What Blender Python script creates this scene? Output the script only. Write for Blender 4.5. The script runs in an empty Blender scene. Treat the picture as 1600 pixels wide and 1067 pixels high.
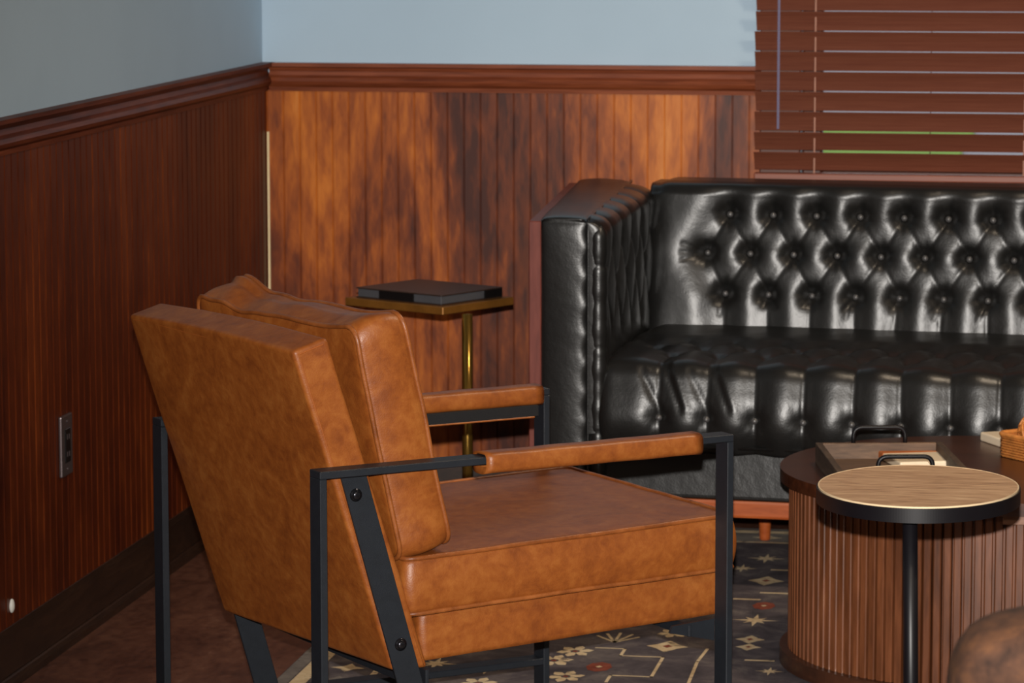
import bpy, bmesh, math, random
import numpy as np
from mathutils import Vector, Matrix, Euler
random.seed(4)
S = bpy.context.scene
COL = S.collection
PI = math.pi

# ------------------------------------------------------------------ helpers
def lin(c):
    c = c / 255.0
    return c / 12.92 if c <= 0.04045 else ((c + 0.055) / 1.055) ** 2.4
def rgb(r, g, b): return (lin(r), lin(g), lin(b), 1)

def link(name, me, m=None, parent=None):
    o = bpy.data.objects.new(name, me); COL.objects.link(o)
    if m is not None:
        for k in (m if isinstance(m, (list, tuple)) else [m]): me.materials.append(k)
    if parent is not None: o.parent = parent
    return o
def obj(name, bm, m=None, parent=None, smooth=False):
    me = bpy.data.meshes.new(name)
    bmesh.ops.recalc_face_normals(bm, faces=bm.faces)
    bm.to_mesh(me); bm.free()
    if smooth:
        for p in me.polygons: p.use_smooth = True
    return link(name, me, m, parent)
def thing(name, label, cat, loc=(0, 0, 0), rz=0, group=None):
    o = bpy.data.objects.new(name, None); COL.objects.link(o)
    o.empty_display_size = 0.05
    o.location = loc; o.rotation_euler = (0, 0, rz)
    o['label'] = label; o['category'] = cat
    if group: o['group'] = group
    return o
def tag(o, label, cat, group=None):
    o['label'] = label; o['category'] = cat
    if group: o['group'] = group
    return o
def struct(o):
    o['kind'] = 'structure'; return o

def box(bm, x0, x1, y0, y1, z0, z1, bevel=0, seg=2, mat=None):
    vs = [bm.verts.new(p) for p in ((x0,y0,z0),(x1,y0,z0),(x1,y1,z0),(x0,y1,z0),(x0,y0,z1),(x1,y0,z1),(x1,y1,z1),(x0,y1,z1))]
    fs = [bm.faces.new([vs[i] for i in f]) for f in ((3,2,1,0),(4,5,6,7),(0,1,5,4),(1,2,6,5),(2,3,7,6),(3,0,4,7))]
    if bevel:
        es = list({e for f in fs for e in f.edges})
        r = bmesh.ops.bevel(bm, geom=es, offset=bevel, segments=seg, affect='EDGES', profile=0.6)
        vs = list({v for f in r['faces'] for v in f.verts})
    if mat is not None:
        M = Matrix(mat) if not isinstance(mat, Matrix) else mat
        allv = set(vs)
        for f in list(bm.faces):
            if any(v in allv for v in f.verts): allv.update(f.verts)
        for v in allv: v.co = M @ v.co
    return vs
def nbox(*a, **k):
    bm = bmesh.new(); box(bm, *a, **k); return bm
def hexa(bm, pts, bevel=0, seg=2):
    """8 corner points, bottom 4 then top 4"""
    vs = [bm.verts.new(p) for p in pts]
    fs = [bm.faces.new([vs[i] for i in f]) for f in ((3,2,1,0),(4,5,6,7),(0,1,5,4),(1,2,6,5),(2,3,7,6),(3,0,4,7))]
    if bevel:
        bmesh.ops.bevel(bm, geom=list({e for f in fs for e in f.edges}), offset=bevel, segments=seg, affect='EDGES', profile=0.6)
def tube(bm, pts, r, n=10, closed=False, cap=True):
    pts = [Vector(p) for p in pts]; N = len(pts); rings = []
    up = Vector((0, 0, 1)); prev = None
    for i, p in enumerate(pts):
        if closed: t = pts[(i+1) % N] - pts[i-1]
        else: t = pts[min(i+1, N-1)] - pts[max(i-1, 0)]
        t.normalize()
        if prev is None:
            a = t.cross(up)
            if a.length < .1: a = t.cross(Vector((1, 0, 0)))
        else: a = prev - t * prev.dot(t)
        a.normalize(); prev = a; b = t.cross(a)
        rr = r[i] if isinstance(r, (list, tuple)) else r
        rings.append([bm.verts.new(p + (a*math.cos(2*PI*k/n) + b*math.sin(2*PI*k/n)) * rr) for k in range(n)])
    M = N if closed else N - 1
    for i in range(M):
        A, B = rings[i], rings[(i+1) % N]
        for k in range(n): bm.faces.new((A[k], A[(k+1) % n], B[(k+1) % n], B[k]))
    if not closed and cap:
        bm.faces.new(rings[0]); bm.faces.new(rings[-1])
def lathe(bm, prof, n=32, c=(0, 0)):
    rings = []
    for r, z in prof:
        if r < 1e-6: rings.append([bm.verts.new((c[0], c[1], z))])
        else: rings.append([bm.verts.new((c[0]+r*math.cos(2*PI*k/n), c[1]+r*math.sin(2*PI*k/n), z)) for k in range(n)])
    for A, B in zip(rings, rings[1:]):
        for k in range(n):
            a = [A[k % len(A)], A[(k+1) % len(A)], B[(k+1) % len(B)], B[k % len(B)]]
            a = list(dict.fromkeys(a))
            if len(a) > 2: bm.faces.new(a)
def extrude_poly(bm, pts, z0, z1):
    A = [bm.verts.new((x, y, z0)) for x, y in pts]; B = [bm.verts.new((x, y, z1)) for x, y in pts]
    n = len(pts)
    bm.faces.new(A[::-1]); bm.faces.new(B)
    for i in range(n): bm.faces.new((A[i], A[(i+1) % n], B[(i+1) % n], B[i]))
def round_path(pts, r, seg=5):
    """fillet a 3d polyline"""
    P = [Vector(p) for p in pts]; out = [P[0]]
    for a, b, c in zip(P, P[1:], P[2:]):
        u = (a-b).normalized(); v = (c-b).normalized()
        s, e = b + u*r, b + v*r
        for i in range(seg+1):
            t = i/seg; out.append(s*(1-t)**2 + b*2*t*(1-t) + e*t*t)
    out.append(P[-1]); return out
def grid_mesh(X, Y, Z, wrap=False):
    """numpy 2d arrays -> bmesh"""
    n, m = X.shape; bm = bmesh.new()
    V = [[bm.verts.new((float(X[i, j]), float(Y[i, j]), float(Z[i, j]))) for j in range(m)] for i in range(n)]
    for i in range(n-1):
        for j in range(m-1): bm.faces.new((V[i][j], V[i+1][j], V[i+1][j+1], V[i][j+1]))
    return bm
def vnoise(x, y, z, seed=0):
    """smooth wobble field"""
    r = random.Random(seed); s = 0
    for k in range(6):
        a, b, c, p = r.uniform(-1, 1), r.uniform(-1, 1), r.uniform(-1, 1), r.uniform(0, 6.28)
        s = s + np.sin(a*x + b*y + c*z + p)
    return s / 3.0

# ------------------------------------------------------------------ materials
def new_mat(name):
    m = bpy.data.materials.new(name); m.use_nodes = True
    nt = m.node_tree; b = nt.nodes['Principled BSDF']
    return m, nt, b
def node(nt, t, **k):
    n = nt.nodes.new(t)
    for a, v in k.items():
        if a in n.inputs: n.inputs[a].default_value = v
        else: setattr(n, a, v)
    return n
def coords(nt, scale=(1, 1, 1), rot=(0, 0, 0), kind='Object'):
    tc = nt.nodes.new('ShaderNodeTexCoord'); mp = nt.nodes.new('ShaderNodeMapping')
    mp.inputs['Scale'].default_value = scale; mp.inputs['Rotation'].default_value = rot
    nt.links.new(tc.outputs[kind], mp.inputs['Vector']); return mp.outputs['Vector']
def noise(nt, vec, sc, det=4, rough=.55, dist=0):
    n = nt.nodes.new('ShaderNodeTexNoise'); n.inputs['Scale'].default_value = sc
    n.inputs['Detail'].default_value = det; n.inputs['Roughness'].default_value = rough
    n.inputs['Distortion'].default_value = dist
    nt.links.new(vec, n.inputs['Vector']); return n.outputs['Fac']
def ramp(nt, fac, stops):
    r = nt.nodes.new('ShaderNodeValToRGB'); e = r.color_ramp.elements
    while len(e) < len(stops): e.new(0.5)
    for k, (p, c) in enumerate(stops): e[k].position = p; e[k].color = c
    nt.links.new(fac, r.inputs['Fac']); return r.outputs['Color']
def mix(nt, fac, a, b, mode='MIX'):
    m = nt.nodes.new('ShaderNodeMix'); m.data_type = 'RGBA'; m.blend_type = mode
    for i, v in ((0, fac), (6, a), (7, b)):
        if isinstance(v, (int, float, tuple)): m.inputs[i].default_value = v
        else: nt.links.new(v, m.inputs[i])
    return m.outputs[2]
def bump(nt, b, h, strength=.3, dist=.002, normal=None):
    n = nt.nodes.new('ShaderNodeBump'); n.inputs['Strength'].default_value = strength
    n.inputs['Distance'].default_value = dist
    nt.links.new(h, n.inputs['Height'])
    if normal is not None: nt.links.new(normal, n.inputs['Normal'])
    nt.links.new(n.outputs['Normal'], b.inputs['Normal']); return n.outputs['Normal']
def simple(name, col, rough=.5, metal=0, spec=.5, coat=0, nsc=40, var=.06, bmp=0.0, bsc=300):
    m, nt, b = new_mat(name)
    v = coords(nt)
    f = noise(nt, v, nsc, 3)
    c0 = tuple(max(0, x*(1-var)) for x in col[:3]) + (1,); c1 = tuple(min(1, x*(1+var)) for x in col[:3]) + (1,)
    nt.links.new(ramp(nt, f, [(.3, c0), (.7, c1)]), b.inputs['Base Color'])
    b.inputs['Roughness'].default_value = rough; b.inputs['Metallic'].default_value = metal
    b.inputs['Specular IOR Level'].default_value = spec
    b.inputs['Coat Weight'].default_value = coat
    if bmp: bump(nt, b, noise(nt, v, bsc, 2), bmp, .001)
    return m
def wood(name, stops, scale=(1, 1, 1), blotch=3.0, grain=40, rough=.35, coat=.3, bmp=.1, dist=1.5, gmix=.5, det=5, spec=.5):
    """stops: colour ramp of the blotchy stain; grain runs along the axis with the small scale"""
    m, nt, b = new_mat(name)
    v = coords(nt, scale)
    f1 = noise(nt, v, blotch, det, .6, dist); f2 = noise(nt, v, grain, 3, .6, .3)
    mm = nt.nodes.new('ShaderNodeMix'); mm.data_type = 'FLOAT'; mm.inputs[0].default_value = gmix
    nt.links.new(f1, mm.inputs[2]); nt.links.new(f2, mm.inputs[3])
    nt.links.new(ramp(nt, mm.outputs[0], stops), b.inputs['Base Color'])
    b.inputs['Roughness'].default_value = rough; b.inputs['Coat Weight'].default_value = coat
    b.inputs['Specular IOR Level'].default_value = spec
    b.inputs['Coat Roughness'].default_value = .3
    if bmp: bump(nt, b, f2, bmp, .001)
    return m

M = {}
def paint():
    m, nt, b = new_mat('blue_grey_paint'); v = coords(nt)
    f = noise(nt, v, 2.5, 3)
    nt.links.new(ramp(nt, f, [(.3, rgb(171, 195, 214)), (.7, rgb(178, 202, 221))]), b.inputs['Base Color'])
    b.inputs['Roughness'].default_value = .7
    bump(nt, b, noise(nt, v, 160, 3), .25, .001); return m
M['paint'] = paint()
M['ceil'] = simple('ceiling_white', rgb(225, 222, 214), .9)
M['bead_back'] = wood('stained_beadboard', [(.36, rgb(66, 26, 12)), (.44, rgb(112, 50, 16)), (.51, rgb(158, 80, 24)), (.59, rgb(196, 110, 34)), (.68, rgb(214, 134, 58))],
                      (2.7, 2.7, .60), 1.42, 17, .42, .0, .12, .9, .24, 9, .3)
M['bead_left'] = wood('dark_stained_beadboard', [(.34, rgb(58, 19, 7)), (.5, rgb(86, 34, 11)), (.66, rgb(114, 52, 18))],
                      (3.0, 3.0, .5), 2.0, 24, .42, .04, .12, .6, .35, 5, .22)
M['rail'] = wood('mahogany_rail', [(.32, rgb(62, 24, 12)), (.5, rgb(98, 44, 24)), (.7, rgb(128, 64, 36))], (1.2, .4, 8), 3, 20, .5, .0, .08, .6, .5, 5, .22)
M['rail_back'] = wood('mahogany_rail_across', [(.32, rgb(90, 40, 22)), (.5, rgb(126, 64, 38)), (.7, rgb(152, 82, 50))], (.4, 1.2, 8), 3, 20, .35, .2, .08, .6, .5)
M['basebd'] = wood('dark_baseboard', [(.3, rgb(28, 16, 9)), (.5, rgb(42, 25, 15)), (.7, rgb(62, 40, 26))], (2, .6, 6), 4, 40, .45, .1, .1)
M['floor'] = wood('dark_plank_floor', [(.3, rgb(58, 32, 22)), (.45, rgb(92, 56, 42)), (.6, rgb(116, 76, 58)), (.75, rgb(150, 112, 92))], (2.4, 1.3, 1), 2.5, 22, .42, .1, .25, 1.4, .45)
M['caulk'] = simple('cream_caulk', rgb(235, 212, 165), .6)
M['slat'] = wood('blind_slat_brown', [(.3, rgb(104, 54, 38)), (.55, rgb(116, 64, 45)), (.75, rgb(128, 74, 54))], (.35, 8, 10), 6, 30, .5, 0, .15, .3, .6)
M['blindrail'] = wood('blind_rail_brown', [(.3, rgb(112, 52, 32)), (.7, rgb(140, 74, 48))], (.35, 8, 10), 6, 30, .45, 0, .1, .3, .6)
M['cord'] = simple('tan_cord', rgb(176, 130, 112), .7)
M['darkcord'] = simple('brown_cord', rgb(62, 30, 20), .7)

def leather(name, dark, mid, light, rough=.42, nsc=9, bmp=.25, spec=.45, streak=(1, 1, 1)):
    m, nt, b = new_mat(name); v = coords(nt, streak)
    f1 = noise(nt, v, nsc, 6, .65, .8); f2 = noise(nt, v, nsc*4.5, 4, .6, .4)
    mm = nt.nodes.new('ShaderNodeMix'); mm.data_type = 'FLOAT'; mm.inputs[0].default_value = .42
    nt.links.new(f1, mm.inputs[2]); nt.links.new(f2, mm.inputs[3])
    nt.links.new(ramp(nt, mm.outputs[0], [(.36, dark), (.5, mid), (.64, light)]), b.inputs['Base Color'])
    b.inputs['Roughness'].default_value = rough; b.inputs['Specular IOR Level'].default_value = spec
    vo = nt.nodes.new('ShaderNodeTexVoronoi'); vo.inputs['Scale'].default_value = 420
    nt.links.new(coords(nt), vo.inputs['Vector'])
    n1 = bump(nt, b, vo.outputs['Distance'], bmp, .0006)
    bump(nt, b, noise(nt, v, 30, 3), .22, .004, n1)
    return m
M['tan'] = leather('tan_leather', rgb(118, 60, 21), rgb(137, 74, 27), rgb(152, 89, 37), rough=.44, nsc=13)
M['tan_pipe'] = leather('tan_leather_piping', rgb(108, 56, 22), rgb(134, 74, 32), rgb(152, 88, 42), rough=.42)
M['thread'] = simple('orange_thread', rgb(150, 78, 22), .6)
def black_leather():
    m, nt, b = new_mat('black_leather'); v = coords(nt)
    f = noise(nt, v, 5, 4)
    nt.links.new(ramp(nt, f, [(.3, rgb(17, 17, 17)), (.7, rgb(26, 25, 24))]), b.inputs['Base Color'])
    b.inputs['Roughness'].default_value = .36; b.inputs['Specular IOR Level'].default_value = .55
    b.inputs['Coat Weight'].default_value = .12; b.inputs['Coat Roughness'].default_value = .3
    vo = nt.nodes.new('ShaderNodeTexVoronoi'); vo.inputs['Scale'].default_value = 300
    nt.links.new(v, vo.inputs['Vector'])
    n1 = bump(nt, b, vo.outputs['Distance'], .18, .0006)
    bump(nt, b, noise(nt, v, 26, 4), .3, .004, n1)
    return m
M['black'] = black_leather()
M['button'] = simple('black_button', rgb(70, 68, 68), .42, 0, .9, .5)
M['cherry'] = wood('cherry_frame', [(.3, rgb(140, 62, 26)), (.5, rgb(172, 84, 38)), (.7, rgb(192, 104, 54))], (.5, 2, 4), 4, 26, .35, .2)
M['sidewood'] = wood('mahogany_side', [(.3, rgb(92, 42, 34)), (.5, rgb(112, 54, 44)), (.7, rgb(124, 64, 52))], (3, 3, .6), 4, 30, .45, .1)
M['steel'] = simple('black_powder_steel', rgb(28, 32, 38), .5, .0, .35, 0, 60, .1, .3, 900)
M['velcro'] = simple('black_velcro', rgb(16, 16, 18), .95, bmp=.9, bsc=700)
M['chrome'] = simple('dark_chrome', rgb(70, 70, 76), .2, .9)
M['brass'] = simple('antique_brass', rgb(142, 94, 38), .4, .5, nsc=25, var=.2)
M['brass_pole'] = simple('polished_brass', rgb(158, 122, 56), .2, .9, nsc=25, var=.08)
M['bookcover'] = simple('dark_brown_cover', rgb(52, 36, 28), .42, bmp=.3, bsc=200)
M['bookedge'] = simple('grey_page_edge', rgb(66, 66, 70), .7, bmp=.4, bsc=400)
M['blackband'] = simple('black_spine', rgb(14, 13, 14), .4)
M['walnut_top'] = wood('walnut_table_top', [(.3, rgb(48, 23, 13)), (.5, rgb(68, 35, 20)), (.7, rgb(88, 48, 28))], (.7, 4, 4), 4, 18, .3, .3, .06)
M['walnut'] = wood('walnut_slats', [(.3, rgb(58, 30, 16)), (.45, rgb(94, 52, 28)), (.6, rgb(122, 71, 42)), (.75, rgb(142, 92, 60))], (4, 4, .5), 3, 16, .42, .15, .1, 1.2, .4)
M['walnut_light'] = wood('walnut_door_frame', [(.3, rgb(110, 74, 58)), (.7, rgb(158, 116, 94))], (.6, 4, 4), 4, 20, .5, .05, .1)
M['plinth'] = wood('dark_walnut_plinth', [(.3, rgb(48, 26, 16)), (.7, rgb(86, 50, 32))], (1, 1, 4), 4, 20, .4, .2, .06)
M['oak'] = wood('pale_oak_veneer', [(.34, rgb(140, 106, 78)), (.44, rgb(176, 138, 104)), (.54, rgb(198, 160, 124)), (.66, rgb(214, 180, 142))], (1.1, 8, 3), 4.5, 22, .5, .0, .06, .9, .5)
M['oak_edge'] = simple('pale_edge_strip', rgb(222, 196, 158), .5)
M['blackmetal'] = simple('satin_black_metal', rgb(15, 13, 17), .42, .0, .35)
M['traywood'] = wood('weathered_tray_wood', [(.3, rgb(66, 46, 33)), (.5, rgb(98, 74, 55)), (.7, rgb(134, 102, 76))], (.8, 5, 5), 5, 20, .6, 0, .2)
M['traywood_y'] = wood('weathered_tray_wood_lengthwise', [(.3, rgb(52, 40, 30)), (.5, rgb(78, 62, 48)), (.7, rgb(108, 86, 66))], (5, .8, 5), 5, 20, .6, 0, .2)
M['marble'] = simple('cream_marble', rgb(238, 218, 188), .45, nsc=8, var=.08)
M['acacia'] = wood('acacia_wood', [(.3, rgb(150, 78, 38)), (.7, rgb(200, 118, 64))], (1, 5, 5), 5, 24, .6, 0, .1, spec=.2)
M['wicker'] = simple('orange_wicker', rgb(206, 130, 62), .5, nsc=60, var=.25)
M['wicker_solid'] = simple('orange_wicker_wall', rgb(180, 104, 46), .6, nsc=60, var=.2)
M['plate'] = simple('bronze_cover_plate', rgb(104, 92, 92), .3, .6)
M['socket'] = simple('black_socket', rgb(16, 14, 14), .4)
M['white'] = simple('white_plastic', rgb(235, 235, 228), .4)
M['suede'] = leather('brown_suede', rgb(38, 25, 19), rgb(64, 42, 30), rgb(86, 56, 35), rough=.85, nsc=14, spec=.2)
M['trimpaint'] = simple('brown_window_casing', rgb(84, 44, 30), .5)
M['grass'] = simple('green_lawn', rgb(120, 160, 60), .9, nsc=3, var=.2)
M['road'] = simple('grey_road', rgb(150, 150, 156), .9)
M['stucco'] = simple('pale_stucco', rgb(196, 172, 162), .9)
def glass(name):
    m, nt, b = new_mat(name)
    b.inputs['Transmission Weight'].default_value = 1; b.inputs['Roughness'].default_value = .0
    b.inputs['IOR'].default_value = 1.45; b.inputs['Base Color'].default_value = (.95, .97, .97, 1); return m
M['glass'] = glass('window_glass')
m, nt, b = new_mat('clear_wand'); b.inputs['Base Color'].default_value = rgb(150, 150, 185); b.inputs['Roughness'].default_value = .2; b.inputs['Alpha'].default_value = .45; M['wand'] = m
def rugmat(name, c0, c1, c2, fade=0.0, under=None):
    m, nt, b = new_mat(name); v = coords(nt)
    f = noise(nt, v, 9, 5, .7, .5)
    col = ramp(nt, f, [(.32, c0), (.5, c1), (.68, c2)])
    if under:
        f2 = noise(nt, coords(nt, (1, 1.6, 1)), 38, 4, .7)
        col = mix(nt, ramp(nt, f2, [(.5 + fade, (0, 0, 0, 1)), (.62 + fade, (1, 1, 1, 1))]), col, under)
    nt.links.new(col, b.inputs['Base Color']); b.inputs['Roughness'].default_value = .95
    b.inputs['Specular IOR Level'].default_value = .1
    w = nt.nodes.new('ShaderNodeTexWave'); w.inputs['Scale'].default_value = 110; w.bands_direction = 'Y'
    nt.links.new(v, w.inputs['Vector']); bump(nt, b, w.outputs['Fac'], .4, .001)
    return m
DK = rgb(88, 80, 82)
M['rug'] = rugmat('charcoal_rug', rgb(70, 64, 68), rgb(92, 84, 87), rgb(124, 114, 110))
M['rug_beige'] = rugmat('beige_rug_motif', rgb(190, 162, 124), rgb(222, 196, 156), rgb(236, 216, 180), .06, DK)
M['rug_red'] = rugmat('red_rug_motif', rgb(110, 52, 40), rgb(140, 74, 58), rgb(160, 98, 80), .1, DK)
M['rug_grey'] = rugmat('grey_rug_border', rgb(96, 90, 88), rgb(124, 116, 110), rgb(148, 140, 130), .1, DK)

# ------------------------------------------------------------------ room shell
WX, WY = -2.038, 8.225
X1, Y0, ZC = 4.2, -2.4, 2.75
struct(obj('floor', nbox(WX-.15, X1+.15, Y0-.15, WY+.15, -.12, 0), M['floor']))
struct(obj('ceiling', nbox(WX-.15, X1+.15, Y0-.15, WY+.15, ZC, ZC+.12), M['ceil']))
struct(obj('wall_left', nbox(WX-.15, WX, Y0-.15, WY+.15, 0, ZC), M['paint']))
struct(obj('wall_right', nbox(X1, X1+.15, Y0-.15, WY+.15, 0, ZC), M['paint']))
struct(obj('wall_front', nbox(WX, X1, Y0-.15, Y0, 0, ZC), M['paint']))
wx0, wx1, wz0, wz1 = -.745, 1.35, .80, 2.20
bm = bmesh.new()
box(bm, WX, wx0, WY, WY+.15, 0, ZC); box(bm, wx1, X1, WY, WY+.15, 0, ZC)
box(bm, wx0, wx1, WY, WY+.15, 0, wz0); box(bm, wx0, wx1, WY, WY+.15, wz1, ZC)
struct(obj('wall_back', bm, M['paint']))

def beadboard(name, along, u0, u1, base, z0, z1, m):
    """beaded panelling with a groove every 40 mm; along 'x' on the back wall, 'y' on the left wall"""
    prof = []; u = u0
    while u < u1 - .001:
        for du, d in ((.0, 0.0), (.0014, .0018), (.0026, .0018), (.0042, .0)) if along == 'x' else ((.0, 0.0), (.0010, .0042), (.0030, .0042), (.0086, .0)):
            if u + du < u1: prof.append((u+du, d))
        u += .04
    prof.append((u1, 0))
    bm = bmesh.new(); rows = []
    for z in (z0, z1):
        rows.append([bm.verts.new((p, base + d, z) if along == 'x' else (base - d, p, z)) for p, d in prof])
    for i in range(len(prof)-1): bm.faces.new((rows[0][i], rows[0][i+1], rows[1][i+1], rows[1][i]))
    # back sheet and edges
    off = .0095
    bk = [[bm.verts.new((p, base+off, z) if along == 'x' else (base-off, p, z)) for p in (u0, u1)] for z in (z0, z1)]
    bm.faces.new((bk[0][1], bk[0][0], bk[1][0], bk[1][1]))
    bm.faces.new((rows[1][0], *[v for v in rows[1][1:]], bk[1][1], bk[1][0]))
    bm.faces.new((bk[0][0], bk[0][1], *[v for v in rows[0][::-1]]))
    for k in (0, -1): bm.faces.new((rows[0][k], rows[1][k], bk[1][k], bk[0][k]))
    return struct(obj(name, bm, m))
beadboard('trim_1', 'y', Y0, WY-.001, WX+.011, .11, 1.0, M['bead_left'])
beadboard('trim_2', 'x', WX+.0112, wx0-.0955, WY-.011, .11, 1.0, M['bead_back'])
# chair rail
RP = [(0, .998), (.016, .998), (.018, 1.008), (.026, 1.014), (.030, 1.022), (.026, 1.030), (.017, 1.036), (.014, 1.046), (.018, 1.054), (.030, 1.057), (.031, 1.066), (0, 1.066)]
def moulding(name, along, prof, a, b, base, m):
    bm = bmesh.new(); R = []
    for q in (a, b): R.append([bm.verts.new((base + d, q, z) if along == 'y' else (q, base - d, z)) for d, z in prof])
    n = len(prof)
    for i in range(n): bm.faces.new((R[0][i], R[0][(i+1) % n], R[1][(i+1) % n], R[1][i]))
    bm.faces.new(R[0]); bm.faces.new(R[1][::-1])
    return struct(obj(name, bm, m))
moulding('trim_3', 'y', RP, Y0, WY, WX, M['rail'])
moulding('trim_4', 'x', RP, WX+.02, wx0-.0955, WY, M['rail_back'])
BP = [(0, 0), (.0155, 0), (.016, .014), (.0125, .022), (.0095, .025), (.0135, .030), (.0145, .105), (.0125, .119), (0, .123)]
moulding('baseboard_left', 'y', BP, Y0, WY, WX, M['basebd'])
moulding('baseboard_back', 'x', BP, WX+.03, X1, WY, M['basebd'])
struct(obj('trim_5', nbox(WX+.0135, WX+.0185, WY-.0165, WY-.0115, .12, .90), M['caulk']))
struct(obj('trim_6', nbox(wx1+.10, X1, WY-.012, WY, .11, 1.0), M['bead_back']))

# window with frame and pane
wf = bmesh.new()
for a in ((wx0, wx0+.045, wz0, wz1), (wx1-.045, wx1, wz0, wz1), (wx0+.045, wx1-.045, wz0, wz0+.02), (wx0+.045, wx1-.045, wz1-.05, wz1), (.30, .34, wz0+.03, wz1-.05)):
    box(wf, a[0], a[1], WY+.05, WY+.10, a[2], a[3], .004, 1)
win = struct(obj('window_1', wf, M['trimpaint']))
pane = obj('window_pane', nbox(wx0+.04, wx1-.04, WY+.072, WY+.077, wz0+.02, wz1-.04), M['glass'], win)
cs = bmesh.new()
for a in ((wx0-.095, wx0, wz0-.05, wz1+.09), (wx1, wx1+.09, wz0-.05, wz1+.09), (wx0, wx1, wz1, wz1+.09), (wx0, wx1, wz0-.05, wz0)):
    box(cs, a[0], a[1], WY-.016, WY, a[2], a[3], .003, 1)
obj('window_casing', cs, M['trimpaint'], win)

# blind
BX0, BX1, BY = -.845, 1.48, 8.150
bl = thing('window_blind', 'wide brown faux wood slatted blind, nearly closed, hanging over the window behind the sofa', 'blind', (BX0, BY, .805))
bm = bmesh.new(); ang = math.radians(61); w = .025
z = .8505; k = 0
SP = .0463
while z < 2.2:
    rr = random.uniform(-.004, .004)
    M4 = Matrix.Translation((0, 0, z-.805)) @ Matrix.Rotation(-(ang if z > .94 else math.radians(56)) + rr*.4, 4, 'X')
    # curved slat cross-section, inner edge up
    n = 4; top = []; bot = []
    for i in range(n+1):
        t = -w + 2*w*i/n; cr = .0016*(1-(t/w)**2)
        top.append((t, cr+.0012)); bot.append((t, cr-.0012))
    prof = top + bot[::-1]
    ex = random.uniform(-.0015, .0015)
    R = [[bm.verts.new(M4 @ Vector((x, p[0], p[1]))) for p in prof] for x in (ex, BX1-BX0+ex)]
    N = len(prof)
    for i in range(N): bm.faces.new((R[0][i], R[0][(i+1) % N], R[1][(i+1) % N], R[1][i]))
    bm.faces.new(R[0]); bm.faces.new(R[1][::-1])
    z += SP
obj('slat_panel', bm, M['slat'], bl)
obj('bottom_rail', nbox(0, BX1-BX0, -.020, .012, .002, .018, .003), M['blindrail'], bl)
obj('head_rail', nbox(0, BX1-BX0, -.03, .03, 2.2-.805, 2.26-.805, .003), M['blindrail'], bl)
for cx in (.139, .62, 1.10, 1.58, 2.10):
    bm = bmesh.new(); tube(bm, [(cx, -.0035, .01), (cx, -.0035, 1.395)], .0022, 6)
    zz = .8505 - .805
    obj('ladder_cord', bm, M['cord'], bl)
bm = bmesh.new(); tube(bm, [(.404, .0255, .02), (.404, .0255, 1.395)], .0012, 6); obj('lift_cord', bm, M['darkcord'], bl)
bm = bmesh.new(); tube(bm, [(.057, -.034, .122), (.057, -.034, 1.40)], .0032, 6); obj('tilt_wand', bm, M['wand'], bl)

# outside
o = obj('lawn', nbox(-30, -1.12, WY+.5, 27.5, -.42, -.40), M['grass']); o['kind'] = 'structure'
o = obj('street', nbox(-40, 40, WY+.5, 60, -.45, -.42), M['road']); o['kind'] = 'structure'
hb = bmesh.new(); box(hb, -24, 20, 60, 66, -.40, 7)
tag(obj('distant_house', hb, M['stucco']), 'pale flat-roofed building across the street seen through the blind gaps', 'building')

# outlet on the left wall
ot = thing('wall_outlet', 'bronze wall outlet plate on the dark left beadboard panelling', 'wall outlet', (WX+.011, 6.54, .405))
obj('cover_plate', nbox(.0005, .0075, -.036, .036, -.060, .060, .003, 2), M['plate'], ot)
sk = obj('socket', nbox(.007, .0095, -.017, .017, -.034, .034, .0015, 1), M['socket'], ot)
for zz in (-.022, .012):
    for y_ in (-.008, .005): obj('slot', nbox(.0094, .0102, y_, y_+.003, zz, zz+.010), M['plate'], sk)
for zz in (-.047, .047):
    bm = bmesh.new(); lathe(bm, [(0, .0), (.003, 0), (.003, .002), (0, .0026)], 10)
    for v in bm.verts: v.co = Vector((v.co.z + .0072, v.co.x, v.co.y + zz))
    obj('screw', bm, M['plate'], ot)
bm = bmesh.new(); bmesh.ops.create_uvsphere(bm, u_segments=12, v_segments=8, radius=.011)
for v in bm.verts: v.co = Vector((v.co.x*.45, v.co.y*.9, v.co.z*1.25))
o = obj('cable_clip', bm, M['white'], smooth=True); o.location = (WX+.0135, 6.19, .157)
tag(o, 'small round white clip low on the left panelling at the photo edge', 'clip')

# ------------------------------------------------------------------ rug
rug_things = bmesh.new()
RX0, RX1, RY0, RY1 = -1.553, 1.25, 4.95, 8.02
box(rug_things, RX0, RX1, RY0, RY1, 0.0, .006, .002, 1)
RZ = .0066
def rpoly(pts, mi):
    f = rug_things.faces.new([rug_things.verts.new((x, y, RZ)) for x, y in pts]); f.material_index = mi
    if f.normal.z < 0: f.normal_flip()
    return f
def strip(a, b, w, mi):
    a, b = Vector(a), Vector(b); d = (b-a).normalized(); n = Vector((-d.y, d.x))*w/2; a2 = a - d*w*.5; b2 = b + d*w*.5
    rpoly([a2-n, b2-n, b2+n, a2+n], mi)
f = rug_things.faces.new([rug_things.verts.new((x, y, .0063)) for x, y in ((RX0+.065, RY1-.165), (RX1-.065, RY1-.165), (RX1-.065, RY1-.066), (RX0+.065, RY1-.066))]); f.material_index = 3
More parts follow.
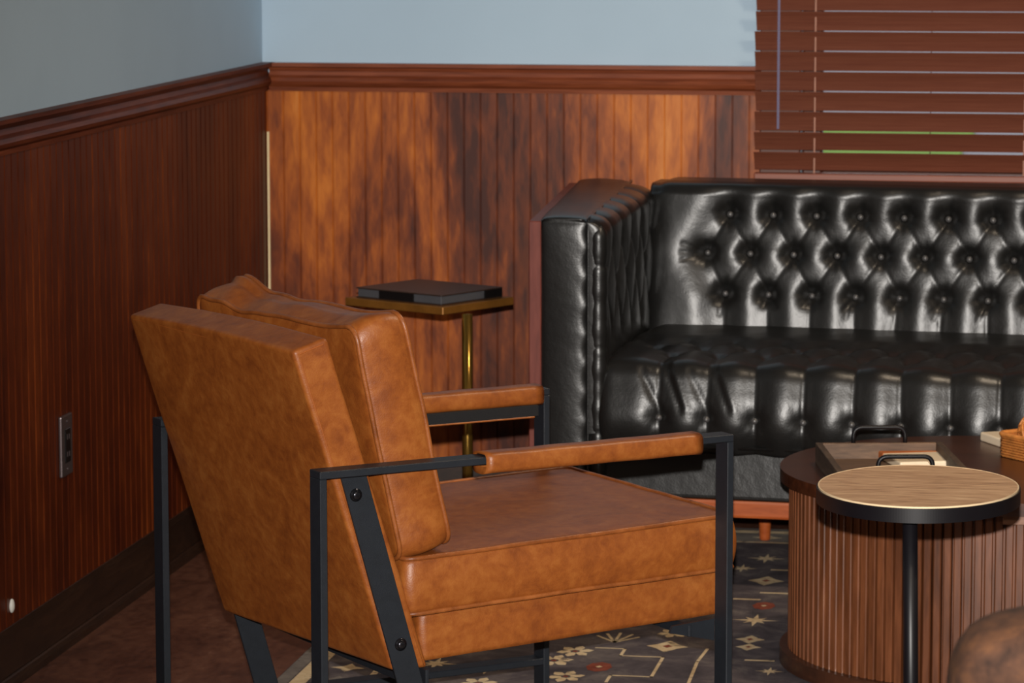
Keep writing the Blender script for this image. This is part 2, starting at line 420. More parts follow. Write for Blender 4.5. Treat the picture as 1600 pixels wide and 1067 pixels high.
# borders (non overlapping)
def frame(i0, i1, mi):
    rpoly([(RX0+i0, RY0+i0), (RX1-i0, RY0+i0), (RX1-i1, RY0+i1), (RX0+i1, RY0+i1)], mi)
    rpoly([(RX1-i0, RY0+i0), (RX1-i0, RY1-i0), (RX1-i1, RY1-i1), (RX1-i1, RY0+i1)], mi)
    rpoly([(RX1-i0, RY1-i0), (RX0+i0, RY1-i0), (RX0+i1, RY1-i1), (RX1-i1, RY1-i1)], mi)
    rpoly([(RX0+i0, RY1-i0), (RX0+i0, RY0+i0), (RX0+i1, RY0+i1), (RX0+i1, RY1-i1)], mi)
frame(.004, .030, 3); frame(.033, .064, 1)
for yy in np.arange(RY0+.12, RY1-.1, .105):       # border motifs on the left and right bands
    for bx in (RX0+.115, RX1-.115):
        rpoly([(bx, yy-.036), (bx+.012, yy-.012), (bx+.034, yy), (bx+.012, yy+.012), (bx, yy+.036), (bx-.012, yy+.012), (bx-.034, yy), (bx-.012, yy-.012)], 1 if int(yy*100) % 3 else 3)
for xx in np.arange(RX0+.22, RX1-.2, .11):
    for by in (RY0+.115, RY1-.115):
        rpoly([(xx, by-.034), (xx+.012, by-.012), (xx+.036, by), (xx+.012, by+.012), (xx, by+.034), (xx-.012, by+.012), (xx-.036, by), (xx-.012, by-.012)], 1)
def frame_s(i0, i1, mi): frame(i0, i1, mi)
frame_s(.168, .180, 1)
taken = []
def motif(kind, x, y, s=1.0):
    taken.append((x, y))
    if kind == 'diamond':
        rpoly([(x-.036*s, y), (x-.018*s, y-.016*s), (x-.01*s, y-.03*s), (x, y-.045*s), (x+.01*s, y-.03*s), (x+.018*s, y-.016*s), (x+.036*s, y),
               (x+.018*s, y+.016*s), (x+.01*s, y+.03*s), (x, y+.045*s), (x-.01*s, y+.03*s), (x-.018*s, y+.016*s)], 1)
        f = rug_things.faces.new([rug_things.verts.new((x+a*s, y+b*s, RZ+.0004)) for a, b in ((-.009, 0), (0, -.012), (.009, 0), (0, .012))]); f.material_index = 2
    elif kind == 'red':
        rpoly([(x+.022*s*math.cos(a), y+.036*s*math.sin(a)) for a in np.linspace(0, 2*PI, 9)[:-1]], 2)
        f = rug_things.faces.new([rug_things.verts.new((x+a*s, y+b*s, RZ+.0004)) for a, b in ((-.006, 0), (0, -.008), (.006, 0), (0, .008))]); f.material_index = 1
    elif kind == 'flower':
        for k in range(6):
            a = k*PI/3 + .3; c, si = math.cos(a), math.sin(a)
            P = [(.008, -.006), (.024, -.009), (.034, 0), (.024, .009), (.008, .006)]
            rpoly([(x+(p*c-q*si)*s*.95, y+(p*si+q*c)*s*1.25) for p, q in P], 1)
        rpoly([(x+.006*math.cos(a), y+.007*math.sin(a)) for a in np.linspace(0, 2*PI, 7)[:-1]], 2)
    elif kind == 'star':
        P = []
        for k in range(16):
            a = 2*PI*k/16; r = (.040, .012, .026, .012)[k % 4]*s
            P.append((x+r*math.cos(a)*1.05, y+r*math.sin(a)*1.3))
        rpoly(P, 1)
    elif kind == 'plant':
        for a0 in (-.9, -.5, 0, .5, .9):
            a = PI/2 + a0; strip((x, y-.03), (x+.045*math.cos(a)*s, y-.03+.075*math.sin(a)*s), .006, 1)
    elif kind == 'bar':
        strip((x-.02*s, y), (x+.02*s, y), .012, 1)
pinned = [('diamond', -.861, 6.725, 1), ('red', -.967, 6.524, 1), ('flower', -1.033, 6.652, 1), ('flower', -1.061, 6.564, 1.05), ('flower', -1.017, 6.433, 1),
          ('plant', -.969, 6.775, 1), ('flower', -.865, 6.849, .9), ('star', -.717, 6.999, 1), ('diamond', -.708, 6.816, .72), ('diamond', -.704, 6.746, .62),
          ('star', -.642, 6.54, .6), ('bar', -.67, 6.63, 1), ('star', -1.174, 6.488, 1.1), ('flower', -1.17, 6.35, 1), ('star', -1.28, 6.50, .9), ('plant', -1.30, 6.68, 1), ('star', -.761, 7.657, .9), ('diamond', -.736, 7.407, .95),
          ('bar', -.70, 7.279, 1.3), ('bar', -.756, 7.206, 1), ('red', -.714, 7.145, .95), ('bar', -.70, 7.53, 1.4)]
for p in pinned: motif(p[0], p[1], p[2], p[3]*1.15)
Z1 = [(-.996, 6.690), (-.940, 6.690), (-.940, 6.628), (-.857, 6.628), (-.857, 6.456), (-.935, 6.456), (-.935, 6.40)]
for a, b_ in zip(Z1, Z1[1:]): strip(a, b_, .0065, 1)
Z2 = [(-.781, 6.715), (-.787, 6.60), (-.781, 6.40)]
for a, b_ in zip(Z2, Z2[1:]): strip(a, b_, .0065, 1)
rr = random.Random(9)
for i in range(26):
    for j in range(22):
        x = RX0+.27 + i*.098 + rr.uniform(-.012, .012); y = RY0+.27 + j*.122 + rr.uniform(-.012, .012)
        if x > RX1-.25 or y > RY1-.25: continue
        if any(abs(x-a)*1.3 < .10 and abs(y-b_) < .11 for a, b_ in taken[:len(pinned)]): continue
        if -1.02 < x < -.75 and 6.38 < y < 6.9: continue
        motif(rr.choice(['diamond', 'flower', 'star', 'red', 'plant', 'star', 'flower']), x, y, rr.uniform(.8, 1.15))
me = bpy.data.meshes.new('rug'); rug_things.normal_update(); rug_things.to_mesh(me); rug_things.free()
rug = link('area_rug', me, [M['rug'], M['rug_beige'], M['rug_red'], M['rug_grey']])
tag(rug, 'worn charcoal area rug with beige tribal motifs under the seating', 'rug')
RT = .0071   # walking surface of the rug

# ------------------------------------------------------------------ sofa
TH = math.radians(-4.5)
SL = 2.05
sofa = thing('tufted_sofa', 'black button-tufted leather sofa with cherry wood base under the blinds', 'sofa', (-1.238, 7.323, 0), TH)
def seg_dist(X, Y, segs):
    D = np.full(X.shape, 9.0)
    for (x0, y0, x1, y1) in segs:
        dx, dy = x1-x0, y1-y0; L = dx*dx+dy*dy
        t = np.clip(((X-x0)*dx+(Y-y0)*dy)/L, 0, 1)
        D = np.minimum(D, np.hypot(X-x0-t*dx, Y-y0-t*dy))
    return D
def puff(D, A, W):
    t = np.clip(D/W, 0, 1); return A*(1-np.cos(PI*t))/2
def blur(H, n, m):
    for ax, k in ((0, n), (1, m)):
        for _ in range(2):
            Pd = np.pad(H, [(k, k) if a == ax else (0, 0) for a in (0, 1)], mode='edge')
            H = sum(np.take(Pd, range(i, i+H.shape[ax]), axis=ax) for i in range(2*k+1))/(2*k+1)
    return H
def btn_field(X, Y, btns, seed=1):
    """deep dimple and radiating pleats around each button"""
    r = random.Random(seed); H = np.zeros(X.shape)
    for (bx, by) in btns:
        dx, dy = X-bx, Y-by; R = np.hypot(dx, dy)
        a = np.arctan2(dy, dx); p1, p2 = r.uniform(0, 6), r.uniform(0, 6)
        w = np.sin(a*7+p1)*.5 + np.sin(a*11+p2)*.5
        H -= .013*np.exp(-(R/.017)**1.6)
        H += .0014*w*np.exp(-((R-.020)/.013)**2)
    return H
def quilt(D, A=.016, W=.036):
    t = np.clip(D/W, 0, 1)
    return A*(np.sqrt(np.clip(1-(1-t)**2, 0, 1))*.75 + .25*t)

base = bmesh.new()
box(base, .12, SL-.12, .015, .055, .160, .198, .006, 2); box(base, .12, SL-.12, .62, .66, .160, .198, .006, 2)
for x in (.12, SL/2-.02, SL-.16): box(base, x, x+.04, .055, .62, .163, .195)
obj('base_frame', base, M['cherry'], sofa)
for x in (.407, SL-.407):
    for y in (.06, .587):
        bm = bmesh.new(); lathe(bm, [(0, RT+.0001), (.0115, RT+.0001), (.0125, RT+.004), (.0185, .158), (.019, .162), (0, .162)], 20)
        o = obj('leg', bm, M['cherry'], sofa, True); o.location = (x, y, 0)
bm = bmesh.new(); hexa(bm, [(.10, .002, .199), (SL-.10, .002, .199), (SL-.10, .74, .199), (.10, .74, .199), (.10, .015, .312), (SL-.10, .015, .312), (SL-.10, .74, .312), (.10, .74, .312)], .010, 3)
obj('seat_base', bm, M['black'], sofa)

# seat cushion: profile along arc length
sx0, sx1 = .150, SL-.150
prof = []
for i in range(8): prof.append((.012 - .020*math.sin(i/8*PI/2), .300 + .075*i/8))
for i in range(14):
    a = math.radians(168) - i/14*math.radians(78); prof.append((.046 + .036*math.cos(a), .4445 + .036*math.sin(a)))
prof.insert(8, (-.006, .385)); prof.insert(9, (.0005, .415))
prof += [(.046 + .589*i/30, .4805 + .010*math.sin(i/30*PI)) for i in range(31)]
P = np.array(prof); dd = np.hypot(*np.diff(P, axis=0).T); s = np.r_[0, np.cumsum(dd)]
ns, nx = 110, 330
sv = np.linspace(0, s[-1], ns); xv = np.linspace(sx0, sx1, nx)
py = np.interp(sv, s, P[:, 0]); pz = np.interp(sv, s, P[:, 1])
ty = np.gradient(py, sv); tz = np.gradient(pz, sv); L = np.hypot(ty, tz); ny_, nz_ = -tz/L, ty/L
ny_ , nz_ = (-tz/L, ty/L)
SX, XX = np.meshgrid(sv, xv, indexing='ij')
s_btn = float(np.interp(.372, P[:10, 1], s[:10])); s_r1 = s_btn + .21; s_r2 = s_r1+.09; s_r3 = s_r2+.09
pit = .1027; nb = int((sx1 - .284)/pit)+1
b0 = [(.284+pit*k) for k in range(nb)]; bh = [(.284+pit*(k-.5)) for k in range(nb+1)]
segs = []
for x in b0:
    segs += [(x, 0, x, s_btn), (x, s_btn, x+random.uniform(-.008, .008), s_r1)]
    segs += [(x, s_r1, x-pit/2, s_r2), (x, s_r1, x+pit/2, s_r2)]
for x in bh: segs += [(x, s_r2, x-pit/2, s_r3), (x, s_r2, x+pit/2, s_r3)]
D = seg_dist(XX, SX, segs)
Hh = quilt(D, .004, .008) + blur(puff(D, .009, .045), 1, 2)
sb = [(x, s_btn) for x in b0]; st = [(x, s_r1) for x in b0] + [(x, s_r2) for x in bh]
Hh += btn_field(XX, SX, sb, 3)*.8 + btn_field(XX, SX, st, 5)*.8
# slanting pull folds from the first buttons
for x in b0:
    amp = .0045 if x < .3 else (.003 if x < .4 else 0)
    dA = seg_dist(XX, SX, [(x+.012, s_btn-.0, x-.040, s_btn+.095)]); Hh -= amp*.9*np.exp(-(dA/.0055)**2)
    dB = seg_dist(XX, SX, [(x+.010, s_btn+.11, x+.048, s_btn+.02)]); Hh -= amp*np.exp(-(dB/.006)**2); 
    dC = seg_dist(XX, SX, [(x+.024, s_btn+.11, x+.060, s_btn+.02)]); Hh += amp*.6*np.exp(-(dC/.006)**2)
Hh += .0007*vnoise(XX*45, SX*45, 0*SX, 7)
# ends roll in toward the arms
e = np.clip((XX - sx0)/.035, 0, 1)*np.clip((sx1 - XX)/.035, 0, 1); Hh -= .022*(1-np.sqrt(1-(1-e)**2))
Hh -= .0
HS = Hh.copy()
PYg = py[:, None] + ny_[:, None]*Hh; PZg = pz[:, None] + nz_[:, None]*Hh
g = grid_mesh(XX, PYg, PZg)
# close the underside and back
vt = list(g.verts); idx = lambda i, j: vt[i*nx+j]
lo = [g.verts.new((float(xv[j]), .02, .296)) for j in range(nx)]; hi = [g.verts.new((float(xv[j]), .635, .30)) for j in range(nx)]
for j in range(nx-1):
    g.faces.new((lo[j], lo[j+1], idx(0, j+1), idx(0, j))); g.faces.new((hi[j+1], hi[j], idx(ns-1, j), idx(ns-1, j+1))); g.faces.new((lo[j+1], lo[j], hi[j], hi[j+1]))
g.faces.new([idx(i, 0) for i in range(ns)] + [hi[0], lo[0]]); g.faces.new([idx(i, nx-1) for i in range(ns)][::-1] + [lo[-1], hi[-1]])
seat = obj('seat_cushion', g, M['black'], sofa, True)
def button(x, y, z, r=.0058, parent=None):
    bm = bmesh.new(); bmesh.ops.create_uvsphere(bm, u_segments=12, v_segments=8, radius=r)
    o = obj('button', bm, M['button'], parent, True); o.location = (x, y, z); return o
def at_s(s_, off):
    return (float(np.interp(s_, sv, py)) + float(np.interp(s_, sv, ny_))*off, float(np.interp(s_, sv, pz)) + float(np.interp(s_, sv, nz_))*off)
for x in b0:
    hb_ = float(HS[int(np.argmin(abs(sv-s_btn))), int(np.argmin(abs(xv-x)))]); yy, zz = at_s(s_btn, hb_+.0045); button(x, yy, zz, .0072, sofa)
# piping under the cushion front
bm = bmesh.new(); tube(bm, [(sx0, -.001, .312), (SL/2, -.001, .312), (sx1, -.001, .312)], .004, 8); obj('seat_welt', bm, M['black'], sofa, True)

# backrest
bx0, bx1 = .125, SL-.125
bp = []
for i in range(24): bp.append((.600 + .045*i/24, .455 + .345*i/24))
for i in range(13):
    a = PI - i/12*PI/2; bp.append((.670 + .026*math.cos(a), .797 + .020*math.sin(a)))
bp += [(.670 + .09*i/8, .817) for i in range(1, 9)]
P = np.array(bp); dd = np.hypot(*np.diff(P, axis=0).T); s = np.r_[0, np.cumsum(dd)]
ns, nx = 92, 360
sv = np.linspace(0, s[-1], ns); xv = np.linspace(bx0, bx1, nx)
py = np.interp(sv, s, P[:, 0]); pz = np.interp(sv, s, P[:, 1])
ty = np.gradient(py, sv); tz = np.gradient(pz, sv); L = np.hypot(ty, tz); ny_, nz_ = -tz/L, ty/L
SX, XX = np.meshgrid(sv, xv, indexing='ij')
sz = lambda z: float(np.interp(z, P[:25, 1], s[:25]))
sT, sM, sB = sz(.745), sz(.657), sz(.566)
pt = .0995; nb = int((bx1-.06-.309)/pt)+1
T = [(.309+pt*k, sT) for k in range(nb)]; Mi = [(.259+pt*k, sM) for k in range(nb+1)]; B = [(.303+pt*k, sB) for k in range(nb)]
segs = []
for k in range(nb):
    segs += [(*T[k], *Mi[k]), (*T[k], *Mi[k+1]), (*B[k], *Mi[k]), (*B[k], *Mi[k+1])]
    segs += [(*B[k], B[k][0]+random.uniform(-.012, .004), 0)]
    if k % 1 == 0: segs += [(T[k][0], sT, T[k][0]+.004, sT+.024)]
D = seg_dist(XX, SX, segs)
Hh = quilt(D, .0030, .009) + blur(puff(D, .018, .080), 2, 3)
Hh += btn_field(XX, SX, T+Mi+B, 11)
for (bx_, by_) in T+Mi+B: Hh -= .011*np.exp(-((XX-bx_)**2+(SX-by_-.004)**2)/.021**2)
for bb in B:
    for k in range(3):
        a = -PI/2 + random.uniform(-.75, .75); Lr = random.uniform(.025, .05)
        dA = seg_dist(XX, SX, [(bb[0], bb[1], bb[0]+Lr*math.cos(a), bb[1]+Lr*math.sin(a))]); Hh -= .0022*np.exp(-(dA/.0035)**2)
for k in range(3):
    a = PI + (-.35, 0, .3)[k]
    dA = seg_dist(XX, SX, [(*Mi[0], Mi[0][0]+.055*math.cos(a), Mi[0][1]+.055*math.sin(a))]); Hh -= .003*np.exp(-(dA/.004)**2)
Hh += .0012*vnoise(XX*50, SX*50, 0*SX, 17)
# fade puff over the top edge; round the ends
f = np.clip((SX - sz(.79))/.03, 0, 1); Hh = Hh*(1-f)
e = np.clip((XX - bx0)/.06, 0, 1)*np.clip((bx1 - XX)/.06, 0, 1); Hh -= .020*(1-np.sqrt(np.clip(1-(1-e)**2, 0, 1)))*(1-f)
HB = Hh.copy()
ZB = pz[:, None] + nz_[:, None]*Hh; YB = py[:, None] + ny_[:, None]*Hh
ew = np.clip((XX-bx0-.02)/.03, 0, 1)*np.clip((bx1-.02-XX)/.03, 0, 1)
ZB = np.where(SX > sz(.79), ZB - .006*(1-ew)**2, ZB)
g = grid_mesh(XX, YB, ZB)
vt = list(g.verts)
lo = [g.verts.new((float(xv[j]), .76, .30)) for j in range(nx)]; l2 = [g.verts.new((float(xv[j]), .60, .30)) for j in range(nx)]
for j in range(nx-1):
    g.faces.new((idx(ns-1, j+1), idx(ns-1, j), lo[j], lo[j+1])); g.faces.new((lo[j+1], lo[j], l2[j], l2[j+1])); g.faces.new((l2[j+1], l2[j], idx(0, j), idx(0, j+1)))
g.faces.new([idx(i, 0) for i in range(ns)] + [lo[0], l2[0]]); g.faces.new([idx(i, nx-1) for i in range(ns)][::-1] + [l2[-1], lo[-1]])
back = obj('backrest', g, M['black'], sofa, True)
def at_b(s_, off):
    return (float(np.interp(s_, sv, py)) + float(np.interp(s_, sv, ny_))*off, float(np.interp(s_, sv, pz)) + float(np.interp(s_, sv, nz_))*off)
for bb in T+Mi+B:
    hb_ = float(HB[int(np.argmin(abs(sv-bb[1]))), int(np.argmin(abs(xv-bb[0])))]); yy, zz = at_b(bb[1], hb_+.006); button(bb[0], yy, zz, .0072, sofa)

# arms: f(n) gives the plan positions along the depth n (0 front .. .76 back)
def arm(mirror):
    mx = (lambda x: SL-x) if mirror else (lambda x: x)
    D1 = .76
    outer = lambda n: .027 - .096*n/.75 + .0
    seam = lambda n: .128 - .073*n/.75
    inner = lambda n: .160 - .040*n/.75
    ztop = lambda n: .790 + .016*n/.75
    # wooden side panel
    bm = bmesh.new()
    hexa(bm, [(mx(outer(0)-.027), 0, .199), (mx(outer(0)), 0, .199), (mx(outer(D1)), D1, .199), (mx(outer(D1)-.024), D1, .199),
              (mx(outer(0)-.027), 0, ztop(0)-.008), (mx(outer(0)), 0, ztop(0)-.008), (mx(outer(D1)), D1, ztop(D1)-.008), (mx(outer(D1)-.024), D1, ztop(D1)-.008)], .002, 1)
    obj('side_panel', bm, M['sidewood'], sofa)
    # upholstered outer box: dense top and front with puckers along the seam
    nU, nN = 22, 90
    bm = bmesh.new()
    u = np.linspace(0, 1, nU); n = np.linspace(0, D1, nN)
    N_, U_ = np.meshgrid(n, u, indexing='ij')
    X_ = outer(N_) + (seam(N_)-outer(N_))*U_
    Zt = ztop(N_) + .003*np.sin(PI*U_) - .006*np.exp(-((1-U_)/.06)) - .003*np.exp(-U_/.05) - .004*np.exp(-N_/.012)
    Zt += .0010*vnoise(X_*60, N_*40, 0*X_, 5)
    # front face going down
    zf = np.linspace(0, 1, 80); Zf_, Uf = np.meshgrid(zf, u, indexing='ij')
    Xf = outer(0) + (seam(0)-outer(0))*Uf; Zf = ztop(0) - .004 - (ztop(0) - .20)*Zf_
    Yf = -.004*np.sin(PI*Uf) - .002 + .007*np.exp(-(1-Uf)/.07)*(1+.6*np.sin((Zf)*2*PI/.062)) + .003*np.exp(-Uf/.05) + .006*np.exp(-Zf_/.02)
    Yf += .0012*vnoise(Xf*50, Zf*30, 0*Xf, 6)
    X_ = np.vstack([Xf[::-1], X_]); Y_ = np.vstack([Yf[::-1], N_]); Z_ = np.vstack([Zf[::-1], Zt])
    g = grid_mesh(np.vectorize(mx)(X_), Y_, Z_)
    R = X_.shape[0]; vt2 = list(g.verts)
    # side skirts closing the box
    A = [vt2[i*nU] for i in range(R)]; Bv = [vt2[i*nU+nU-1] for i in range(R)]
    c0 = g.verts.new((mx(outer(D1)), D1, .20)); c1 = g.verts.new((mx(seam(D1)), D1, .20))
    g.faces.new(A[::-1] + [c0][::-1]); g.faces.new(Bv + [c1])
    g.faces.new([vt2[(R-1)*nU+k] for k in range(nU)] + [c1, c0]); g.faces.new([vt2[k] for k in range(nU)][::-1] + [c0, c1])
    obj('arm_box', g, M['black'], sofa, True)
    # piping along the seam
    bm = bmesh.new()
    pts = [(mx(seam(0)+.002), -.003, .20)] + [(mx(seam(0)+.002), -.003, .20+.58*i/10) for i in range(1, 11)]
    pts += [(mx(seam(0)+.002), .001, ztop(0)-.003)] + [(mx(seam(q)+.002), q, ztop(q)+.001) for q in np.linspace(.012, D1-.01, 14)]
    tube(bm, pts, .0026, 8); obj('arm_piping', bm, M['black'], sofa, True)
    # tufted inner pad: from the seam over a roll, down the inner face
    nT = 70
    t = np.linspace(0, 1, nT); nn = np.linspace(0, .66, 110)
    N_, T_ = np.meshgrid(nn, t, indexing='ij')
    drop = .42
    w = (inner(N_)-seam(N_))
    tr = .16
    a = np.clip(T_/tr, 0, 1)*PI/2
    X_ = seam(N_) + w*np.sin(a); Z_ = ztop(N_) - .004 - .030*(1-np.cos(a)) - np.clip((T_-tr)/(1-tr), 0, 1)*drop
    NX = np.sin(a); NZ = np.cos(a)
    dist = T_*.47
    sg = []; bt = []
    for k in range(6):
        q = .09+.125*k
        sg += [(q, 0, q, .10), (q, .10, q-.06, .19), (q, .10, q+.06, .19), (q, .29, q-.06, .19), (q, .29, q+.06, .19), (q, .29, q, .47)]
        bt += [(q, .10), (q+.0625, .19), (q, .29)]
    Dd = seg_dist(N_, dist, sg)
    Hh = quilt(Dd, .012, .040) + btn_field(N_, dist, bt, 21)*.8
    Hh += .001*vnoise(N_*50, dist*50, 0*N_, 8)
    er = np.clip(N_/.03, 0, 1); Hh = Hh*er**.5
    X_ = X_ + NX*Hh; Z_ = Z_ + NZ*Hh*.7
    Y_ = N_ + 0
    # front end cap: roll round to the face
    capn = 8; XC = []; YC = []; ZC_ = []
    for k in range(capn):
        q = k/capn
        XC.append(seam(0) + (X_[0]-seam(0))*(.15+.85*math.sin(q*PI/2))); YC.append(-.0 + (-.010)*math.cos(0)*(1-q)*0 + (-.008)*math.cos(q*PI/2)*np.ones(nT)); 
        ZC_.append(Z_[0] - .004*(1-q))
    X_ = np.vstack([np.array(XC), X_]); Y_ = np.vstack([np.array(YC), Y_]); Z_ = np.vstack([np.array(ZC_), Z_])
    # stretch the front so it reads as a vertical roll with stitched pleats
    g = grid_mesh(np.vectorize(mx)(X_), Y_, Z_)
    obj('arm_pad', g, M['black'], sofa, True)
    bm = bmesh.new()
    hexa(bm, [(mx(seam(0)), .0, .20), (mx(.150), .0, .20), (mx(inner(.66)-.02), .7, .20), (mx(seam(.7)), .7, .20),
              (mx(seam(0)), .0, .745), (mx(.150), .0, .745), (mx(inner(.66)-.02), .7, .745), (mx(seam(.7)), .7, .745)], .008, 3)
    bmesh.ops.translate(bm, verts=bm.verts, vec=(0, .004, 0))
    obj('arm_core', bm, M['black'], sofa, True)
    bm = bmesh.new(); rp = []; rad = []
    for i in range(100):
        z_ = .20 + (ztop(0)-.012-.20)*i/99
        r_ = .0195
        for zc in (.335, .515, .690): r_ -= .0022*math.exp(-((z_-zc)/.0035)**2)
        r_ += .0008*math.sin(z_*70) + .0005*math.sin(z_*151)
        if i > 93: r_ *= math.sqrt(max(.05, 1-((i-93)/6.5)**2))
        rp.append((mx(seam(0)+.0215), .010, z_)); rad.append(r_)
    tube(bm, rp, rad, 28); obj('arm_roll', bm, M['black'], sofa, True)
arm(False); arm(True)

# ------------------------------------------------------------------ brass side table and book
A = Vector((-1.415, 7.276)); Bp = Vector((-1.298, 7.482)); Cc = Vector((-1.654, 7.471))
ex = (Bp-A); ey = (Cc-A); lx = ex.length; ang = math.atan2(ex.y, ex.x); ly = .28
cen = A + ex/2 + Vector((-math.sin(ang), math.cos(ang)))*ly/2
bt_ = thing('brass_side_table', 'slim square-topped brass drink table on one pole beside the sofa arm', 'side table', (cen.x, cen.y, 0), ang)
bm = bmesh.new(); box(bm, -lx/2, lx/2, -ly/2, ly/2, .583, .600, .0015, 1)
obj('table_top', bm, M['brass'], bt_)
px = Matrix.Rotation(-ang, 2) @ (Vector((-1.367, 7.30)) - cen)
px = Vector((px.x, px.y))
bm = bmesh.new(); tube(bm, [(px.x, px.y, .018), (px.x, px.y, .5835)], .0115, 28)
obj('pole', bm, M['brass_pole'], bt_, True)
obj('base_plate', nbox(px.x-.085, px.x+.085, px.y-.03, px.y+.14, RT, .0125+RT, .0015, 1), M['brass'], bt_)
bk = thing('black_book', 'thick dark book lying flat on the small brass drink table', 'book', (cen.x, cen.y, .600), ang)
hx, hy = lx/2-.016, ly/2-.018
obj('page_block', nbox(-hx+.003, hx-.003, -hy+.003, hy-.003, .0025, .0195, .001, 1), M['bookedge'], bk)
bm = bmesh.new(); box(bm, -hx, hx, -hy, hy, .0195, .0225, .001, 1); box(bm, -hx, hx, -hy, hy, 0, .0025, .001, 1); obj('cover', bm, M['bookcover'], bk)
bm = bmesh.new(); box(bm, -hx-.0008, -hx+.0035, -hy*.35, hy*.45, .0022, .0198); obj('dark_band', bm, M['blackband'], bk); bm = bmesh.new(); box(bm, hx-.06, hx-.002, -hy-.0004, -hy+.0035, .0022, .0198); obj('dark_band', bm, M['blackband'], bk)

# ------------------------------------------------------------------ tan armchair
CH = math.radians(39.15)
ch = thing('tan_armchair', 'tan leather armchair with black flat-bar steel frame seen from behind', 'armchair', (-1.201, 5.187, 0), CH)
W = .641; LX = .753; AH = .600; TK = .012; BW = .037
def side_frame(v0, name='side_frame'):
    bm = bmesh.new()
    z0 = RT if v0 > -9 else 0
    for a in ((0, TK, .0005 if v0 > .3 else z0, AH-TK), (LX-TK, LX, z0, AH-TK), (0, LX, AH-TK, AH), (TK, LX-TK, .098, .098+TK)):
        box(bm, a[0], a[1], v0, v0+BW, a[2], a[3], .0012, 1)
    return obj(name, bm, M['steel'], ch)
side_frame(0); side_frame(W-BW)
def diag(v0, v1, sh=0):
    bm = bmesh.new(); zt, zb = AH-TK, .1085
    f = lambda z: .054 + sh + (.586-z)*.287
    wv = .044
    hexa(bm, [(f(zb), v0, zb), (f(zb)+wv, v0, zb), (f(zb)+wv, v1, zb), (f(zb), v1, zb), (f(zt), v0, zt), (f(zt)+wv, v0, zt), (f(zt)+wv, v1, zt), (f(zt), v1, zt)], .001, 1)
    d = obj('back_brace', bm, M['steel'], ch)
    for u, zz in ((.080, .552), (.157, .307)):
        b2 = bmesh.new(); lathe(b2, [(0, 0), (.0105, 0), (.0105, .001), (.0075, .0015), (.007, .0035), (.0045, .0055), (0, .006)], 18)
        sgn = -1 if v0 < .3 else 1
        for v in b2.verts: v.co = Vector((v.co.x + u + sh, (v0 if sgn < 0 else v1) + sgn*v.co.z, v.co.y + zz))
        obj('bolt', b2, M['chrome'], d, True)
diag(.038, .044); diag(W-.044, W-.038, -.020)
bm = bmesh.new(); box(bm, .690, .696, BW-.002, W-BW+.002, .262, .282, .001, 1); 
for v in (BW, W-BW-.006):
    hexa(bm, [(.655, v, .272), (.741, v, .251), (.741, v+.006, .251), (.655, v+.006, .272), (.66, v, .283), (.741, v, .288), (.741, v+.006, .288), (.66, v+.006, .283)])
box(bm, .20, .206, BW-.002, W-BW+.002, .225, .262, .001, 1)
xb = obj('cross_bar', bm, M['steel'], ch)
for v in (BW-.0, W-BW):
    b2 = bmesh.new(); lathe(b2, [(0, 0), (.008, 0), (.008, .001), (.006, .0015), (.005, .003), (0, .0045)], 16)
    for q in b2.verts: q.co = Vector((q.co.x+.722, .043+q.co.z if v < .3 else W-.043-q.co.z, q.co.y+.267))
    obj('bolt', b2, M['chrome'], xb, True)

def cushion(lx, ly, lz, nx=40, ny=40, nz=10, puff=.012, side=.004, r=.012, wr=.0015, seed=1, corner=.02):
    """returns (bmesh, map) of an upholstered slab centred at 0; map() sends a unit-cube point to its place"""
    hx, hy, hz = lx/2, ly/2, lz/2
    def mp(a, b, c):
        X, Y, Z = a*hx, b*hy, c*hz
        # rounded plan corners
        cr = corner
        ax, ay = abs(X)-(hx-cr), abs(Y)-(hy-cr)
        if ax > 0 and ay > 0:
            m = max(ax, ay); q = math.hypot(ax, ay)
            if q > 0: k = m/q; ax *= k; ay *= k; X = math.copysign(hx-cr+ax, X); Y = math.copysign(hy-cr+ay, Y)
        fx = (1-a*a); fy = (1-b*b); fz = (1-c*c)
        Z += math.copysign(1, c)*puff*(max(fx, 0)**.55)*(max(fy, 0)**.55)*abs(c)
        ex = abs(a)**6; ey = abs(b)**6
        X += math.copysign(side, a)*fz*ex; Y += math.copysign(side, b)*fz*ey
        n = vnoise(X*28, Y*28, Z*28, seed)*.6 + vnoise(X*60, Y*60, Z*60, seed+1)*.35
        k = wr*n
        Z += k*abs(c)*.8; X += k*ex*fz; Y += k*ey*fz
        return Vector((X, Y, Z))
    bm = bmesh.new(); cache = {}
    def V(i, j, k):
        if (i, j, k) not in cache: cache[(i, j, k)] = bm.verts.new(mp(2*i/nx-1, 2*j/ny-1, 2*k/nz-1))
        return cache[(i, j, k)]
    for i in range(nx):
        for j in range(ny):
            for k in (0, nz): bm.faces.new((V(i, j, k), V(i+1, j, k), V(i+1, j+1, k), V(i, j+1, k)))
    for i in range(nx):
        for k in range(nz):
            for j in (0, ny): bm.faces.new((V(i, j, k), V(i+1, j, k), V(i+1, j, k+1), V(i, j, k+1)))
    for j in range(ny):
        for k in range(nz):
            for i in (0, nx): bm.faces.new((V(i, j, k), V(i, j+1, k), V(i, j+1, k+1), V(i, j, k+1)))
    def rim(c, N=40, out=.0):
        pts = []
        for a0, b0, a1, b1 in ((-1, -1, 1, -1), (1, -1, 1, 1), (1, 1, -1, 1), (-1, 1, -1, -1)):
            for i in range(N):
                t = i/N; pts.append(mp(a0+(a1-a0)*t, b0+(b1-b0)*t, c))
        return pts
    return bm, rim
def place(bm, Mx, extra=None):
    for v in bm.verts:
        p = v.co.copy()
        if extra: p = extra(p)
        v.co = Mx @ p
